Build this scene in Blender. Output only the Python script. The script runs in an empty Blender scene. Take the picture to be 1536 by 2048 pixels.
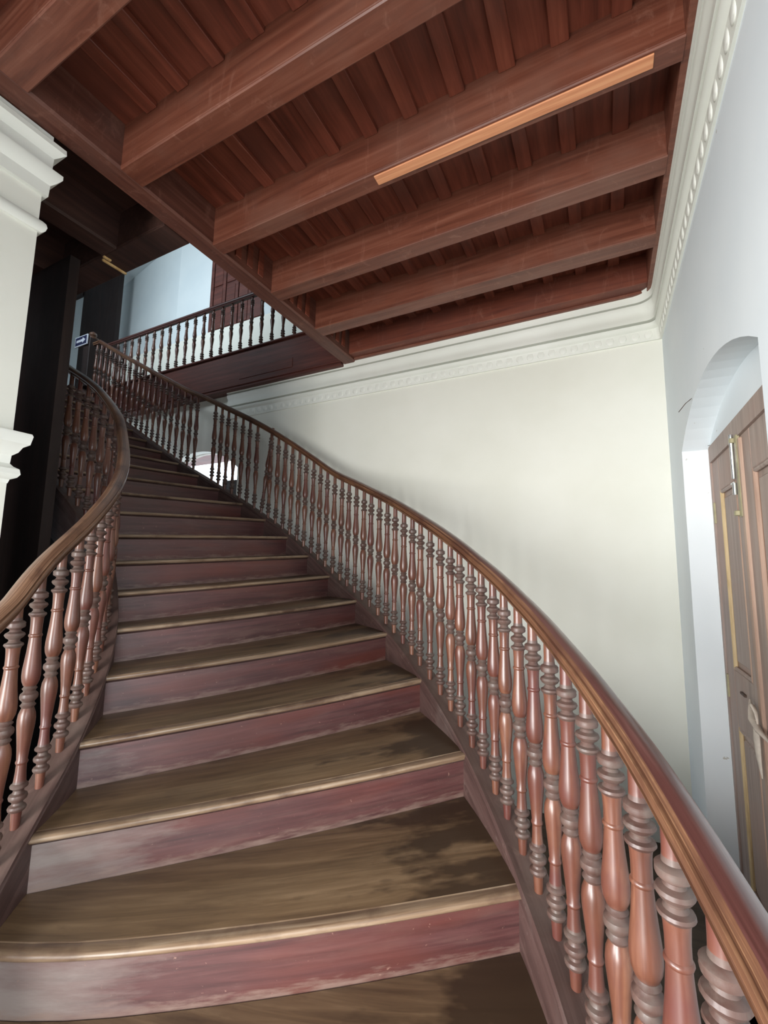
import bpy, math, random
from mathutils import Vector, Matrix
random.seed(7)
scene = bpy.context.scene
COL = scene.collection
ZE = 1.78                      # eye height above the hall floor; all z below are written relative to the eye

# ------------------------------------------------------------------ camera, world, lights, exposure
cam_d = bpy.data.cameras.new('camera'); cam = bpy.data.objects.new('camera', cam_d); COL.objects.link(cam)
cam_d.sensor_fit = 'HORIZONTAL'; cam_d.sensor_width = 36.0; cam_d.lens = 868.6 / 1536 * 36.0
cam_d.clip_start = 0.02; cam_d.clip_end = 200
def cam_axes(yaw, pitch, roll):
    cy, sy, cp, sp, cr, sr = math.cos(yaw), math.sin(yaw), math.cos(pitch), math.sin(pitch), math.cos(roll), math.sin(roll)
    Y = Matrix(((cy, -sy, 0), (sy, cy, 0), (0, 0, 1)))
    M0 = Matrix(((1, 0, 0), (0, 0, -1), (0, 1, 0)))
    P = Matrix(((1, 0, 0), (0, cp, sp), (0, -sp, cp)))
    Rl = Matrix(((cr, -sr, 0), (sr, cr, 0), (0, 0, 1)))
    return Rl @ P @ M0 @ Y
M = cam_axes(math.radians(-26.901), math.radians(6.932), math.radians(0.878))
X, Yd, Zf = Vector(M[0]), Vector(M[1]), Vector(M[2])
cam.matrix_world = Matrix(((X.x, -Yd.x, -Zf.x, 0), (X.y, -Yd.y, -Zf.y, 0), (X.z, -Yd.z, -Zf.z, ZE), (0, 0, 0, 1)))
scene.camera = cam

world = bpy.data.worlds.new('world'); scene.world = world; world.use_nodes = True
bg = world.node_tree.nodes['Background']; bg.inputs[0].default_value = (0.80, 0.90, 1.0, 1); bg.inputs[1].default_value = 2.2

def area(name, loc, direction, sx, sy, power, color, spread=180):
    d = bpy.data.lights.new(name, 'AREA'); d.shape = 'RECTANGLE'; d.size = sx; d.size_y = sy
    d.energy = power; d.color = color; d.spread = math.radians(spread)
    o = bpy.data.objects.new(name, d); COL.objects.link(o)
    o.location = (loc[0], loc[1], loc[2] + ZE)
    o.rotation_euler = Vector(direction).to_track_quat('-Z', 'Z').to_euler()
    return o
area('daylight_rear_doorway', (-1.2, -3.3, -0.5), (0.2, 1, -0.06), 1.3, 2.5, 118, (1.0, 0.98, 0.95), 110)
area('added_left_light', (-2.5, -1.5, -0.1), (1, 0.75, -0.12), 1.2, 1.9, 52, (0.95, 0.98, 1.0), 85)  # added lamp to brighten the right wall; its window is made up
area('daylight_side_doorway', (0.75, -1.15, -0.35), (-1, 0.6, -0.2), 1.2, 2.2, 15, (0.94, 0.975, 1.0), 75)
area('added_upper_light', (-5.2, 0.2, 4.3), (0.0, 1, -0.12), 2.0, 1.2, 34, (0.80, 0.91, 1.0), 80)  # added lamp for the upper wall; no window is built for it

vs = scene.view_settings
vs.view_transform = 'Standard'; vs.look = 'None'; vs.exposure = 0.32; vs.gamma = 1.0; vs.use_curve_mapping = False

# ------------------------------------------------------------------ materials
def srgb(r, g, b):
    f = lambda c: (c / 255 / 12.92) if c / 255 <= 0.04045 else ((c / 255 + 0.055) / 1.055) ** 2.4
    return (f(r), f(g), f(b), 1)
def new_mat(name):
    m = bpy.data.materials.new(name); m.use_nodes = True
    nt = m.node_tree; bs = nt.nodes['Principled BSDF']; return m, nt, bs
def noise(nt, vec, scale, detail=4, rough=0.55, dist=0.0):
    n = nt.nodes.new('ShaderNodeTexNoise'); n.inputs['Scale'].default_value = scale
    n.inputs['Detail'].default_value = detail; n.inputs['Roughness'].default_value = rough; n.inputs['Distortion'].default_value = dist
    if vec is not None: nt.links.new(vec, n.inputs['Vector'])
    return n.outputs['Fac']
def ramp(nt, fac, stops):
    r = nt.nodes.new('ShaderNodeValToRGB'); cr = r.color_ramp
    while len(cr.elements) > len(stops): cr.elements.remove(cr.elements[-1])
    while len(cr.elements) < len(stops): cr.elements.new(1)
    for e, (p, c) in zip(cr.elements, stops): e.position = p; e.color = c
    nt.links.new(fac, r.inputs['Fac']); return r.outputs['Color']
def mix(nt, fac, a, b, mode='MIX'):
    n = nt.nodes.new('ShaderNodeMix'); n.data_type = 'RGBA'; n.blend_type = mode
    for sock, v in ((n.inputs[0], fac), (n.inputs[6], a), (n.inputs[7], b)):
        if isinstance(v, bpy.types.NodeSocket): nt.links.new(v, sock)
        else: sock.default_value = v
    return n.outputs[2]
def mapped(nt, kind, scale, rand=True):
    tc = nt.nodes.new('ShaderNodeTexCoord'); mp = nt.nodes.new('ShaderNodeMapping')
    mp.inputs['Scale'].default_value = scale
    nt.links.new(tc.outputs[kind], mp.inputs['Vector'])
    if rand:
        oi = nt.nodes.new('ShaderNodeObjectInfo'); vm = nt.nodes.new('ShaderNodeVectorMath'); vm.operation = 'SCALE'
        cmb = nt.nodes.new('ShaderNodeCombineXYZ')
        for i in range(3): nt.links.new(oi.outputs['Random'], cmb.inputs[i])
        nt.links.new(cmb.outputs[0], vm.inputs[0]); vm.inputs['Scale'].default_value = 37.0
        nt.links.new(vm.outputs[0], mp.inputs['Location'])
    return mp.outputs['Vector']
def bump(nt, bs, h, strength, dist=0.002):
    b = nt.nodes.new('ShaderNodeBump'); b.inputs['Strength'].default_value = strength; b.inputs['Distance'].default_value = dist
    nt.links.new(h, b.inputs['Height']); nt.links.new(b.outputs['Normal'], bs.inputs['Normal'])
def wood(name, dark, mid, light, kind='Object', scale=(2, 30, 30), rough=0.42, patch=None, patch_scale=3.0, patch_lo=0.52, patch_hi=0.68, spots=None, coat=0.0, bstr=0.25, scuff=None):
    m, nt, bs = new_mat(name)
    v = mapped(nt, kind, scale)
    g = noise(nt, v, 1.0, 6, 0.62, 0.6)
    c = ramp(nt, g, [(0.28, dark), (0.52, mid), (0.78, light)])
    v2 = mapped(nt, kind, (1, 1, 1))
    n2 = noise(nt, v2, patch_scale, 5, 0.6)
    if patch is not None:
        f = ramp(nt, n2, [(patch_lo, (0, 0, 0, 1)), (patch_hi, (1, 1, 1, 1))])
        c = mix(nt, f, c, patch)
    if spots is not None:
        n3 = noise(nt, v2, 38.0, 3, 0.7)
        f3 = ramp(nt, n3, [(0.66, (0, 0, 0, 1)), (0.74, (1, 1, 1, 1))])
        c = mix(nt, f3, c, spots)
    if scuff is not None:
        n7 = noise(nt, mapped(nt, kind, (9, 9, 2.5)), 1.0, 8, 0.75, 1.2)
        f7 = ramp(nt, n7, [(0.56, (0, 0, 0, 1)), (0.74, (.55, .55, .55, 1))]); c = mix(nt, f7, c, scuff)
    nt.links.new(c, bs.inputs['Base Color'])
    rr = nt.nodes.new('ShaderNodeMapRange'); rr.inputs[3].default_value = rough - 0.1; rr.inputs[4].default_value = rough + 0.16
    nt.links.new(n2, rr.inputs[0]); nt.links.new(rr.outputs[0], bs.inputs['Roughness'])
    bs.inputs['Coat Weight'].default_value = coat; bs.inputs['Coat Roughness'].default_value = 0.25
    bump(nt, bs, g, bstr, 0.0015)
    return m
def tread_mat():
    m, nt, bs = new_mat('tread_wood')
    v = mapped(nt, 'UV', (2.2, 34, 1)); g = noise(nt, v, 1.0, 6, 0.62, 0.6)
    c = ramp(nt, g, [(0.26, srgb(74, 56, 40)), (0.52, srgb(106, 84, 61)), (0.8, srgb(136, 112, 86))])
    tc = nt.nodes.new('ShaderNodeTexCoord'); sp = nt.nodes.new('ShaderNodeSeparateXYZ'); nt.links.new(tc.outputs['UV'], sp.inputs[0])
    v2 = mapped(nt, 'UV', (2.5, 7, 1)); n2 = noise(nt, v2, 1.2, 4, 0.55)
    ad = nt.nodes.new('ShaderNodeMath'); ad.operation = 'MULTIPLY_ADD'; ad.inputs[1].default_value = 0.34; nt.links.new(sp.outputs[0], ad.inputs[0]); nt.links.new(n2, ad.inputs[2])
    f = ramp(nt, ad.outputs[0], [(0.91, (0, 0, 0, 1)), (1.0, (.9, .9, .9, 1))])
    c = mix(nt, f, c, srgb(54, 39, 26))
    n3 = noise(nt, v2, 3.4, 5, 0.6); f2 = ramp(nt, n3, [(0.6, (0, 0, 0, 1)), (0.75, (.35, .35, .35, 1))])
    c = mix(nt, f2, c, srgb(60, 44, 30))
    nt.links.new(c, bs.inputs['Base Color'])
    rr = nt.nodes.new('ShaderNodeMapRange'); rr.inputs[3].default_value = .30; rr.inputs[4].default_value = .58
    nt.links.new(n2, rr.inputs[0]); nt.links.new(rr.outputs[0], bs.inputs['Roughness']); bs.inputs['Coat Weight'].default_value = .15; bs.inputs['Coat Roughness'].default_value = .3
    bump(nt, bs, g, .25, .0015)
    return m
def riser_mat():
    m, nt, bs = new_mat('riser_mahogany')
    v = mapped(nt, 'UV', (2.0, 40, 1)); g = noise(nt, v, 1.0, 6, 0.65, 0.5)
    c = ramp(nt, g, [(0.26, srgb(58, 30, 30)), (0.5, srgb(86, 48, 47)), (0.8, srgb(112, 72, 69))])
    v2 = mapped(nt, 'UV', (2.2, 11, 1)); n2 = noise(nt, v2, 1.5, 6, 0.68)
    f = ramp(nt, n2, [(0.5, (0, 0, 0, 1)), (0.72, (.8, .8, .8, 1))]); c = mix(nt, f, c, srgb(106, 74, 68))
    n4 = noise(nt, v2, 0.6, 3, 0.5); f4 = ramp(nt, n4, [(0.5, (0, 0, 0, 1)), (0.68, (.8, .8, .8, 1))]); c = mix(nt, f4, c, srgb(104, 48, 38))
    tc = nt.nodes.new('ShaderNodeTexCoord'); sp = nt.nodes.new('ShaderNodeSeparateXYZ'); nt.links.new(tc.outputs['UV'], sp.inputs[0])
    # reflected light painted as a pale tone on the lowest boards' left ends
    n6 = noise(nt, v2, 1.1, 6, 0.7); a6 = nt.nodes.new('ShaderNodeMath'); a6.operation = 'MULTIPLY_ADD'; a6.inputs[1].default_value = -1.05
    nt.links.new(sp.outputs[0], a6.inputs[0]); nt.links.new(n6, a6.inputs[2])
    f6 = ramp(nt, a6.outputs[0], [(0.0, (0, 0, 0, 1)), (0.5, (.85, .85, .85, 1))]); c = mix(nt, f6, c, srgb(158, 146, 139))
    # dust settled along the foot of the board
    n5 = noise(nt, v2, 6.0, 4, 0.6); ad = nt.nodes.new('ShaderNodeMath'); ad.operation = 'MULTIPLY_ADD'; ad.inputs[1].default_value = -9.0
    nt.links.new(sp.outputs[1], ad.inputs[0]); nt.links.new(n5, ad.inputs[2])
    f5 = ramp(nt, ad.outputs[0], [(0.2, (0, 0, 0, 1)), (0.55, (.75, .75, .75, 1))]); c = mix(nt, f5, c, srgb(146, 122, 110))
    n3 = noise(nt, mapped(nt, 'UV', (1, 1, 1)), 42.0, 3, 0.7); f3 = ramp(nt, n3, [(0.68, (0, 0, 0, 1)), (0.76, (.8, .8, .8, 1))]); c = mix(nt, f3, c, srgb(160, 124, 110))
    nt.links.new(c, bs.inputs['Base Color'])
    rr = nt.nodes.new('ShaderNodeMapRange'); rr.inputs[3].default_value = .40; rr.inputs[4].default_value = .62
    nt.links.new(n2, rr.inputs[0]); nt.links.new(rr.outputs[0], bs.inputs['Roughness']); bs.inputs['Specular IOR Level'].default_value = .75
    bs.inputs['Coat Weight'].default_value = .5; bs.inputs['Coat Roughness'].default_value = .48
    bump(nt, bs, g, .2, .0015)
    return m
def plaster(name, col, col2, rough=0.75, dirt=None):
    m, nt, bs = new_mat(name)
    v = mapped(nt, 'Object', (1, 1, 1), False)
    n = noise(nt, v, 1.3, 4, 0.5)
    c = ramp(nt, n, [(0.35, col), (0.7, col2)])
    if dirt is not None:
        n3 = noise(nt, v, 16.0, 3, 0.6)
        f3 = ramp(nt, n3, [(0.735, (0, 0, 0, 1)), (0.76, (1, 1, 1, 1))])
        c = mix(nt, f3, c, dirt)
    nt.links.new(c, bs.inputs['Base Color']); bs.inputs['Roughness'].default_value = rough
    n2 = noise(nt, v, 14.0, 4, 0.6); bump(nt, bs, n2, 0.12, 0.004)
    return m
def plain(name, col, rough=0.5, metal=0.0):
    m, nt, bs = new_mat(name)
    v = mapped(nt, 'Object', (1, 1, 1)); n = noise(nt, v, 20, 3)
    d = tuple(c * 0.75 for c in col[:3]) + (1,)
    nt.links.new(ramp(nt, n, [(0.3, d), (0.65, col)]), bs.inputs['Base Color'])
    bs.inputs['Roughness'].default_value = rough; bs.inputs['Metallic'].default_value = metal
    return m

MT = {}
MT['ceil'] = wood('ceiling_teak', srgb(84, 39, 27), srgb(115, 59, 42), srgb(138, 79, 58), 'Object', (1.6, 22, 22), 0.5, srgb(98, 53, 42), 1.6, 0.5, 0.75, scuff=srgb(158, 112, 94))
MT['ceil_y'] = wood('ceiling_teak_boards', srgb(90, 43, 29), srgb(123, 62, 44), srgb(147, 82, 60), 'Object', (22, 1.6, 22), 0.5, srgb(102, 54, 40), 1.6, 0.5, 0.75)
MT['beam'] = wood('beam_teak', srgb(86, 44, 32), srgb(116, 66, 49), srgb(139, 90, 72), 'Object', (1.4, 26, 26), 0.45, srgb(122, 84, 70), 1.5, 0.5, 0.75, None, 0.1, scuff=srgb(158, 112, 94))
MT['header'] = wood('header_teak', srgb(74, 38, 29), srgb(101, 59, 46), srgb(120, 80, 66), 'Object', (26, 1.4, 26), 0.5, srgb(107, 77, 67), 1.4, 0.5, 0.75, scuff=srgb(158, 112, 94))
MT['lath'] = wood('bare_lath', srgb(206, 132, 92), srgb(226, 156, 112), srgb(240, 180, 136), 'Object', (2, 40, 40), 0.6)
MT['raw'] = wood('raw_splinter', srgb(196, 150, 92), srgb(226, 186, 126), srgb(240, 210, 160), 'Object', (2, 30, 30), 0.7)
MT['tread'] = tread_mat()
MT['nosing'] = wood('worn_nosing', srgb(107, 82, 63), srgb(148, 124, 100), srgb(178, 158, 136), 'UV', (3.0, 60, 1), 0.34, srgb(99, 75, 60), 4.0, 0.5, 0.66, None, 0.3)
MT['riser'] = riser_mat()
MT['string'] = wood('stringer_wood', srgb(55, 37, 34), srgb(80, 58, 54), srgb(102, 80, 75), 'UV', (1.6, 30, 1), 0.5, srgb(101, 86, 81), 2.6, 0.52, 0.75, srgb(112, 96, 90), scuff=srgb(128, 104, 94))
MT['cap'] = wood('stringer_cap_dusty', srgb(64, 45, 39), srgb(87, 66, 60), srgb(105, 85, 76), 'UV', (1.6, 30, 1), 0.6, srgb(99, 82, 75), 3.0, 0.5, 0.7, scuff=srgb(128, 104, 94))
MT['bal'] = wood('baluster_mahogany', srgb(64, 35, 26), srgb(100, 61, 46), srgb(134, 92, 70), 'Object', (24, 24, 1.8), 0.36, srgb(88, 46, 40), 2.6, 0.48, 0.66, None, 0.3)
MT['bal_dust'] = wood('baluster_dusty_rings', srgb(66, 43, 36), srgb(86, 64, 57), srgb(99, 82, 74), 'Object', (20, 20, 6), 0.5, srgb(88, 73, 66), 30, 0.48, 0.62, None, 0.15, scuff=srgb(128, 104, 94))
MT['rail_top'] = wood('handrail_dark_top', srgb(55, 29, 26), srgb(79, 47, 43), srgb(102, 69, 64), 'UV', (1.4, 70, 1), 0.3, srgb(91, 59, 54), 3.0, 0.5, 0.7, None, 0.6)
MT['rail_side'] = wood('handrail_worn_side', srgb(60, 37, 26), srgb(108, 73, 51), srgb(172, 134, 100), 'UV', (1.6, 260, 1), 0.42, srgb(84, 53, 38), 5.0, 0.46, 0.62, None, 0.2, 0.5)
MT['rail_left'] = wood('handrail_worn_brown', srgb(62, 41, 30), srgb(116, 84, 64), srgb(182, 148, 120), 'UV', (1.6, 200, 1), 0.36, srgb(76, 52, 42), 5.0, 0.48, 0.62, None, 0.3, 0.4)
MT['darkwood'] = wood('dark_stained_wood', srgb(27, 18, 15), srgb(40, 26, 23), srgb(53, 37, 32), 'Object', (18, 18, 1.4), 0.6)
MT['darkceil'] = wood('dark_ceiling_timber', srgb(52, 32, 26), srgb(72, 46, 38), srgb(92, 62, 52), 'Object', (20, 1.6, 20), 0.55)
MT['fascia'] = wood('fascia_mahogany', srgb(61, 28, 23), srgb(86, 43, 34), srgb(108, 59, 49), 'Object', (1.4, 24, 24), 0.5)
MT['wall'] = plaster('limewash_white', srgb(226, 226, 214), srgb(234, 234, 224))
MT['wall_r'] = plaster('limewash_cool_white', srgb(222, 230, 234), srgb(232, 238, 240), 0.75, srgb(180, 178, 168))
MT['cornice'] = plaster('cornice_paint', srgb(224, 226, 216), srgb(236, 237, 229), 0.6)
MT['upper'] = plaster('upper_wall_paint', srgb(206, 216, 218), srgb(218, 226, 226))
MT['door'] = wood('faded_door_paint', srgb(131, 113, 103), srgb(156, 137, 127), srgb(174, 154, 144), 'Object', (26, 26, 1.6), 0.5, srgb(163, 135, 122), 1.8, 0.48, 0.7)
MT['door_warm'] = wood('door_bare_moulding', srgb(140, 112, 96), srgb(167, 138, 120), srgb(182, 158, 139), 'Object', (26, 26, 1.6), 0.5)
MT['door_yellow'] = wood('door_worn_yellow', srgb(161, 135, 94), srgb(197, 173, 132), srgb(212, 192, 155), 'Object', (26, 26, 3), 0.5)
MT['void'] = wood('painted_shade_panelling', srgb(14, 10, 9), srgb(22, 16, 15), srgb(30, 22, 20), 'Object', (18, 18, 1.4), 0.75)  # near-black tone puts the shade of the void into the colour
MT['floor'] = wood('hall_floor', srgb(58, 46, 36), srgb(84, 68, 54), srgb(108, 90, 74), 'Object', (2, 14, 14), 0.5, srgb(50, 38, 28), 2.5, 0.5, 0.68)
MT['stone'] = plaster('pale_stone', srgb(196, 188, 172), srgb(214, 206, 192), 0.6)
MT['chrome'] = plain('bolt_chrome', srgb(226, 230, 232), 0.22, 0.9)
MT['brass'] = plain('tarnished_brass', srgb(168, 160, 128), 0.5, 0.35)
MT['rag'] = plain('rag_cloth', srgb(206, 194, 180), 0.9)
MT['navy'] = plain('sign_navy', srgb(38, 42, 78), 0.5)
MT['signwhite'] = plain('sign_white', srgb(226, 230, 240), 0.5)
MT['iron'] = plain('rusty_iron', srgb(84, 66, 56), 0.7, 0.3)
MT['frame'] = wood('window_frame_paint', srgb(150, 140, 126), srgb(186, 176, 160), srgb(206, 198, 184), 'Object', (26, 26, 2), 0.5)
def glass_mat():
    m, nt, bs = new_mat('window_glass'); bs.inputs['Base Color'].default_value = (0.95, 0.98, 1, 1)
    bs.inputs['Transmission Weight'].default_value = 1.0; bs.inputs['Roughness'].default_value = 0.02; bs.inputs['IOR'].default_value = 1.02
    return m
MT['glass'] = glass_mat()

# ------------------------------------------------------------------ object helpers
WL = {}     # world location of each object by name (no rotations on parents)
def wl(o): return WL.get(o.name, Vector((0, 0, 0)))
def link(o, parent, loc):
    COL.objects.link(o); WL[o.name] = Vector(loc)
    if parent is not None: o.parent = parent; o.location = Vector(loc) - wl(parent)
    else: o.location = loc
    return o
def mesh(name, verts, faces, mats, fmat=None, uvs=None, smooth=None):
    me = bpy.data.meshes.new(name); me.from_pydata([tuple(v) for v in verts], [], faces)
    for m in (mats if isinstance(mats, (list, tuple)) else [mats]): me.materials.append(MT[m])
    if fmat: me.polygons.foreach_set('material_index', fmat)
    if uvs:
        uv = me.uv_layers.new(name='UVMap')
        for lp in me.loops: uv.data[lp.index].uv = uvs[lp.vertex_index]
    if smooth is not None:
        me.polygons.foreach_set('use_smooth', [True] * len(me.polygons))
        me.set_sharp_from_angle(angle=math.radians(smooth))
    me.update(); return me
def obj(name, verts, faces, mats, parent=None, fmat=None, uvs=None, smooth=None, origin=None):
    """verts are eye-relative world coordinates; the origin goes to the base centre."""
    vs_ = [Vector((v[0], v[1], v[2] + ZE)) for v in verts]
    if origin is None:
        lo = [min(v[i] for v in vs_) for i in range(3)]; hi = [max(v[i] for v in vs_) for i in range(3)]
        origin = Vector(((lo[0] + hi[0]) / 2, (lo[1] + hi[1]) / 2, lo[2]))
    else: origin = Vector((origin[0], origin[1], origin[2] + ZE))
    me = mesh(name, [v - origin for v in vs_], faces, mats, fmat, uvs, smooth)
    import bmesh
    bm = bmesh.new(); bm.from_mesh(me); bmesh.ops.recalc_face_normals(bm, faces=bm.faces); bm.to_mesh(me); bm.free()
    return link(bpy.data.objects.new(name, me), parent, origin)
def inst(name, me, parent, loc, scale=(1, 1, 1), rot=None):
    o = bpy.data.objects.new(name, me); link(o, parent, (loc[0], loc[1], loc[2] + ZE)); o.scale = scale
    if rot: o.rotation_euler = rot
    return o
def empty(name, loc, label, cat, group=None):
    o = bpy.data.objects.new(name, None); o.empty_display_size = 0.1
    link(o, None, (loc[0], loc[1], loc[2] + ZE)); o['label'] = label; o['category'] = cat
    if group: o['group'] = group
    return o
def tag(o, label, cat, group=None):
    o['label'] = label; o['category'] = cat
    if group: o['group'] = group
    return o
def struct(o, label=None):
    o['kind'] = 'structure'
    if label: o['label'] = label
    return o
def box_vf(x0, x1, y0, y1, z0, z1, b=0.0):
    if b <= 0:
        v = [(x0, y0, z0), (x1, y0, z0), (x1, y1, z0), (x0, y1, z0), (x0, y0, z1), (x1, y0, z1), (x1, y1, z1), (x0, y1, z1)]
        f = [(0, 3, 2, 1), (4, 5, 6, 7), (0, 1, 5, 4), (1, 2, 6, 5), (2, 3, 7, 6), (3, 0, 4, 7)]
        return v, f
    import bmesh
    bm = bmesh.new(); bmesh.ops.create_cube(bm, size=1)
    for q in bm.verts: q.co = Vector(((x0 + x1) / 2 + q.co.x * (x1 - x0), (y0 + y1) / 2 + q.co.y * (y1 - y0), (z0 + z1) / 2 + q.co.z * (z1 - z0)))
    bmesh.ops.bevel(bm, geom=list(bm.edges), offset=b, segments=1, affect='EDGES', profile=0.5)
    bm.verts.index_update()
    v = [tuple(q.co) for q in bm.verts]; f = [tuple(q.index for q in p.verts) for p in bm.faces]; bm.free(); return v, f
def box(name, x0, x1, y0, y1, z0, z1, mat, parent=None, b=0.0):
    v, f = box_vf(x0, x1, y0, y1, z0, z1, b); return obj(name, v, f, mat, parent)
def merge(parts):
    V, Fc, Mi = [], [], []
    for i, (v, f, mi) in enumerate(parts):
        o = len(V); V += list(v); Fc += [tuple(a + o for a in q) for q in f]; Mi += [mi] * len(f)
    return V, Fc, Mi
def prism(profile, a0, a1, place):
    """profile: list of (p,z); place(p, z, a)->xyz; closed prism between a0 and a1."""
    n = len(profile); v = [place(p, z, a0) for p, z in profile] + [place(p, z, a1) for p, z in profile]
    f = [(i, (i + 1) % n, (i + 1) % n + n, i + n) for i in range(n)]
    f += [tuple(range(n - 1, -1, -1)), tuple(range(n, 2 * n))]
    return v, f
def lathe(profile, seg=20, mids=None):
    v, f, fm = [], [], []
    for r, z in profile:
        for s in range(seg):
            a = 2 * math.pi * s / seg; v.append((r * math.cos(a), r * math.sin(a), z))
    for i in range(len(profile) - 1):
        for s in range(seg):
            f.append((i * seg + s, i * seg + (s + 1) % seg, (i + 1) * seg + (s + 1) % seg, (i + 1) * seg + s))
            fm.append(mids[i] if mids else 0)
    f.append(tuple(range(seg - 1, -1, -1))); fm.append(0)
    n = (len(profile) - 1) * seg; f.append(tuple(range(n, n + seg))); fm.append(0)
    return v, f, fm

# ------------------------------------------------------------------ stair geometry tables (plan of both stringers, one point a step)
H = 0.17
RP = {-4: (.17, -1.0), -3: (.21, -.5), -2: (.19, .0), -1: (.1, .49), 0: (-.04, .97), 1: (-.257, 1.43), 2: (-.547, 1.858), 3: (-.9, 2.25), 4: (-1.27, 2.575), 5: (-1.667, 2.86), 6: (-2.05, 3.06), 7: (-2.32, 3.13), 8: (-2.58, 3.155), 9: (-2.86, 3.16), 10: (-3.17, 3.165), 11: (-3.51, 3.175), 12: (-3.85, 3.19), 13: (-4.2, 3.2), 14: (-4.51, 3.21), 15: (-4.82, 3.22), 16: (-5.12, 3.23), 17: (-5.42, 3.235), 18: (-5.71, 3.24), 19: (-6.0, 3.245), 20: (-6.29, 3.25), 21: (-6.58, 3.255)}
LP = {-4: (-1.2, -1.0), -3: (-1.2, -.55), -2: (-1.22, -.2), -1: (-1.28, .15), 0: (-1.38, .43), 1: (-1.495, .64), 2: (-1.633, .813), 3: (-1.81, 1.037), 4: (-2.035, 1.255), 5: (-2.27, 1.435), 6: (-2.5, 1.565), 7: (-2.7, 1.645), 8: (-2.91, 1.685), 9: (-3.14, 1.7), 10: (-3.42, 1.705), 11: (-3.73, 1.705), 12: (-4.04, 1.7), 13: (-4.35, 1.7), 14: (-4.66, 1.7), 15: (-4.97, 1.7), 16: (-5.27, 1.7), 17: (-5.57, 1.7), 18: (-5.87, 1.7), 19: (-6.17, 1.7), 20: (-6.47, 1.7), 21: (-6.77, 1.7)}
def interp(x, xs, ys):
    if x <= xs[0]: return ys[0]
    for i in range(len(xs) - 1):
        if x <= xs[i + 1]: return ys[i] + (ys[i + 1] - ys[i]) * (x - xs[i]) / (xs[i + 1] - xs[i])
    return ys[-1]
def crv(D, t):
    ks = sorted(D); k = int(max(ks[0], min(ks[-1] - 1, math.floor(t)))); u = t - k
    def g(i):
        if i < ks[0]: return Vector(D[ks[0]]) * 2 - Vector(D[ks[0] + 1])
        if i > ks[-1]: return Vector(D[ks[-1]]) * 2 - Vector(D[ks[-1] - 1])
        return Vector(D[i])
    a, b, c, d = g(k - 1), g(k), g(k + 1), g(k + 2)
    return 0.5 * (2 * b + (c - a) * u + (2 * a - 5 * b + 4 * c - d) * u * u + (3 * b - a - 3 * c + d) * u ** 3)
def zR(k): return (k - 6.56) * H if k < 20.5 else 2.41
def zL(k): return (k - 6.56 - interp(k, [6, 12, 18, 21], [.51, .3, .1, 0])) * H if k < 20.5 else 2.41
def plan(side, k, w):
    D = RP if side == 'R' else LP
    p = crv(D, k); t = crv(D, k + .02) - crv(D, k - .02); t.normalize()
    n = Vector((t.y, -t.x)) if side == 'R' else Vector((-t.y, t.x))
    return p + n * w
def z_string(side, k):
    kk = min(k, 20.6)
    if side == 'R': return (kk - 6.56) * H + interp(k, [-4, -3, -2, -1, -.5, 0, .5, 1, 1.6, 2.2], [.2, .18, .18, .18, .14, .1, .058, .02, .008, .006])
    return (kk - 6.56 - interp(k, [6, 12, 18, 21], [.51, .3, .1, 0])) * H + interp(k, [-4, 0, 1, 1.6, 2, 2.5], [.13, .12, .08, .045, .02, .012])
def z_rail(side, k):          # underside of the handrail
    kk = min(k, 19.35)
    if side == 'R': return (kk - 6.56) * H + interp(k, [-4, -.9, -.36, 0, .5, 1.1, 1.9, 2.8, 4, 5.4, 7.7, 12, 17, 19.3], [.92, .866, .838, .816, .798, .787, .786, .805, .822, .836, .835, .84, .81, .80])
    return (kk - 6.56 - interp(k, [6, 12, 18, 21], [.51, .3, .1, 0])) * H + interp(k, [-4, 0, 1.3, 4.5, 6, 7, 8.6, 10, 14], [.88, .86, .82, .815, .845, .87, .85, .82, .82])

# ------------------------------------------------------------------ setting: floor and walls
YB, XR = 3.58, 0.44           # back wall plane, right wall plane
ZC = 1.985                    # underside of the beams
ZD = 2.235                    # underside of the ceiling boards
FL = -ZE
floor = struct(box('floor', -9.2, 1.2, -0.9, 4.2, FL - 0.1, FL, 'floor'), 'dusty dark brown hall floor')
struct(box('floor_entrance', -5.5, 1.2, -5.5, -0.9, FL - 0.1, FL, 'floor'), 'dark floor by the entrance')

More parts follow.
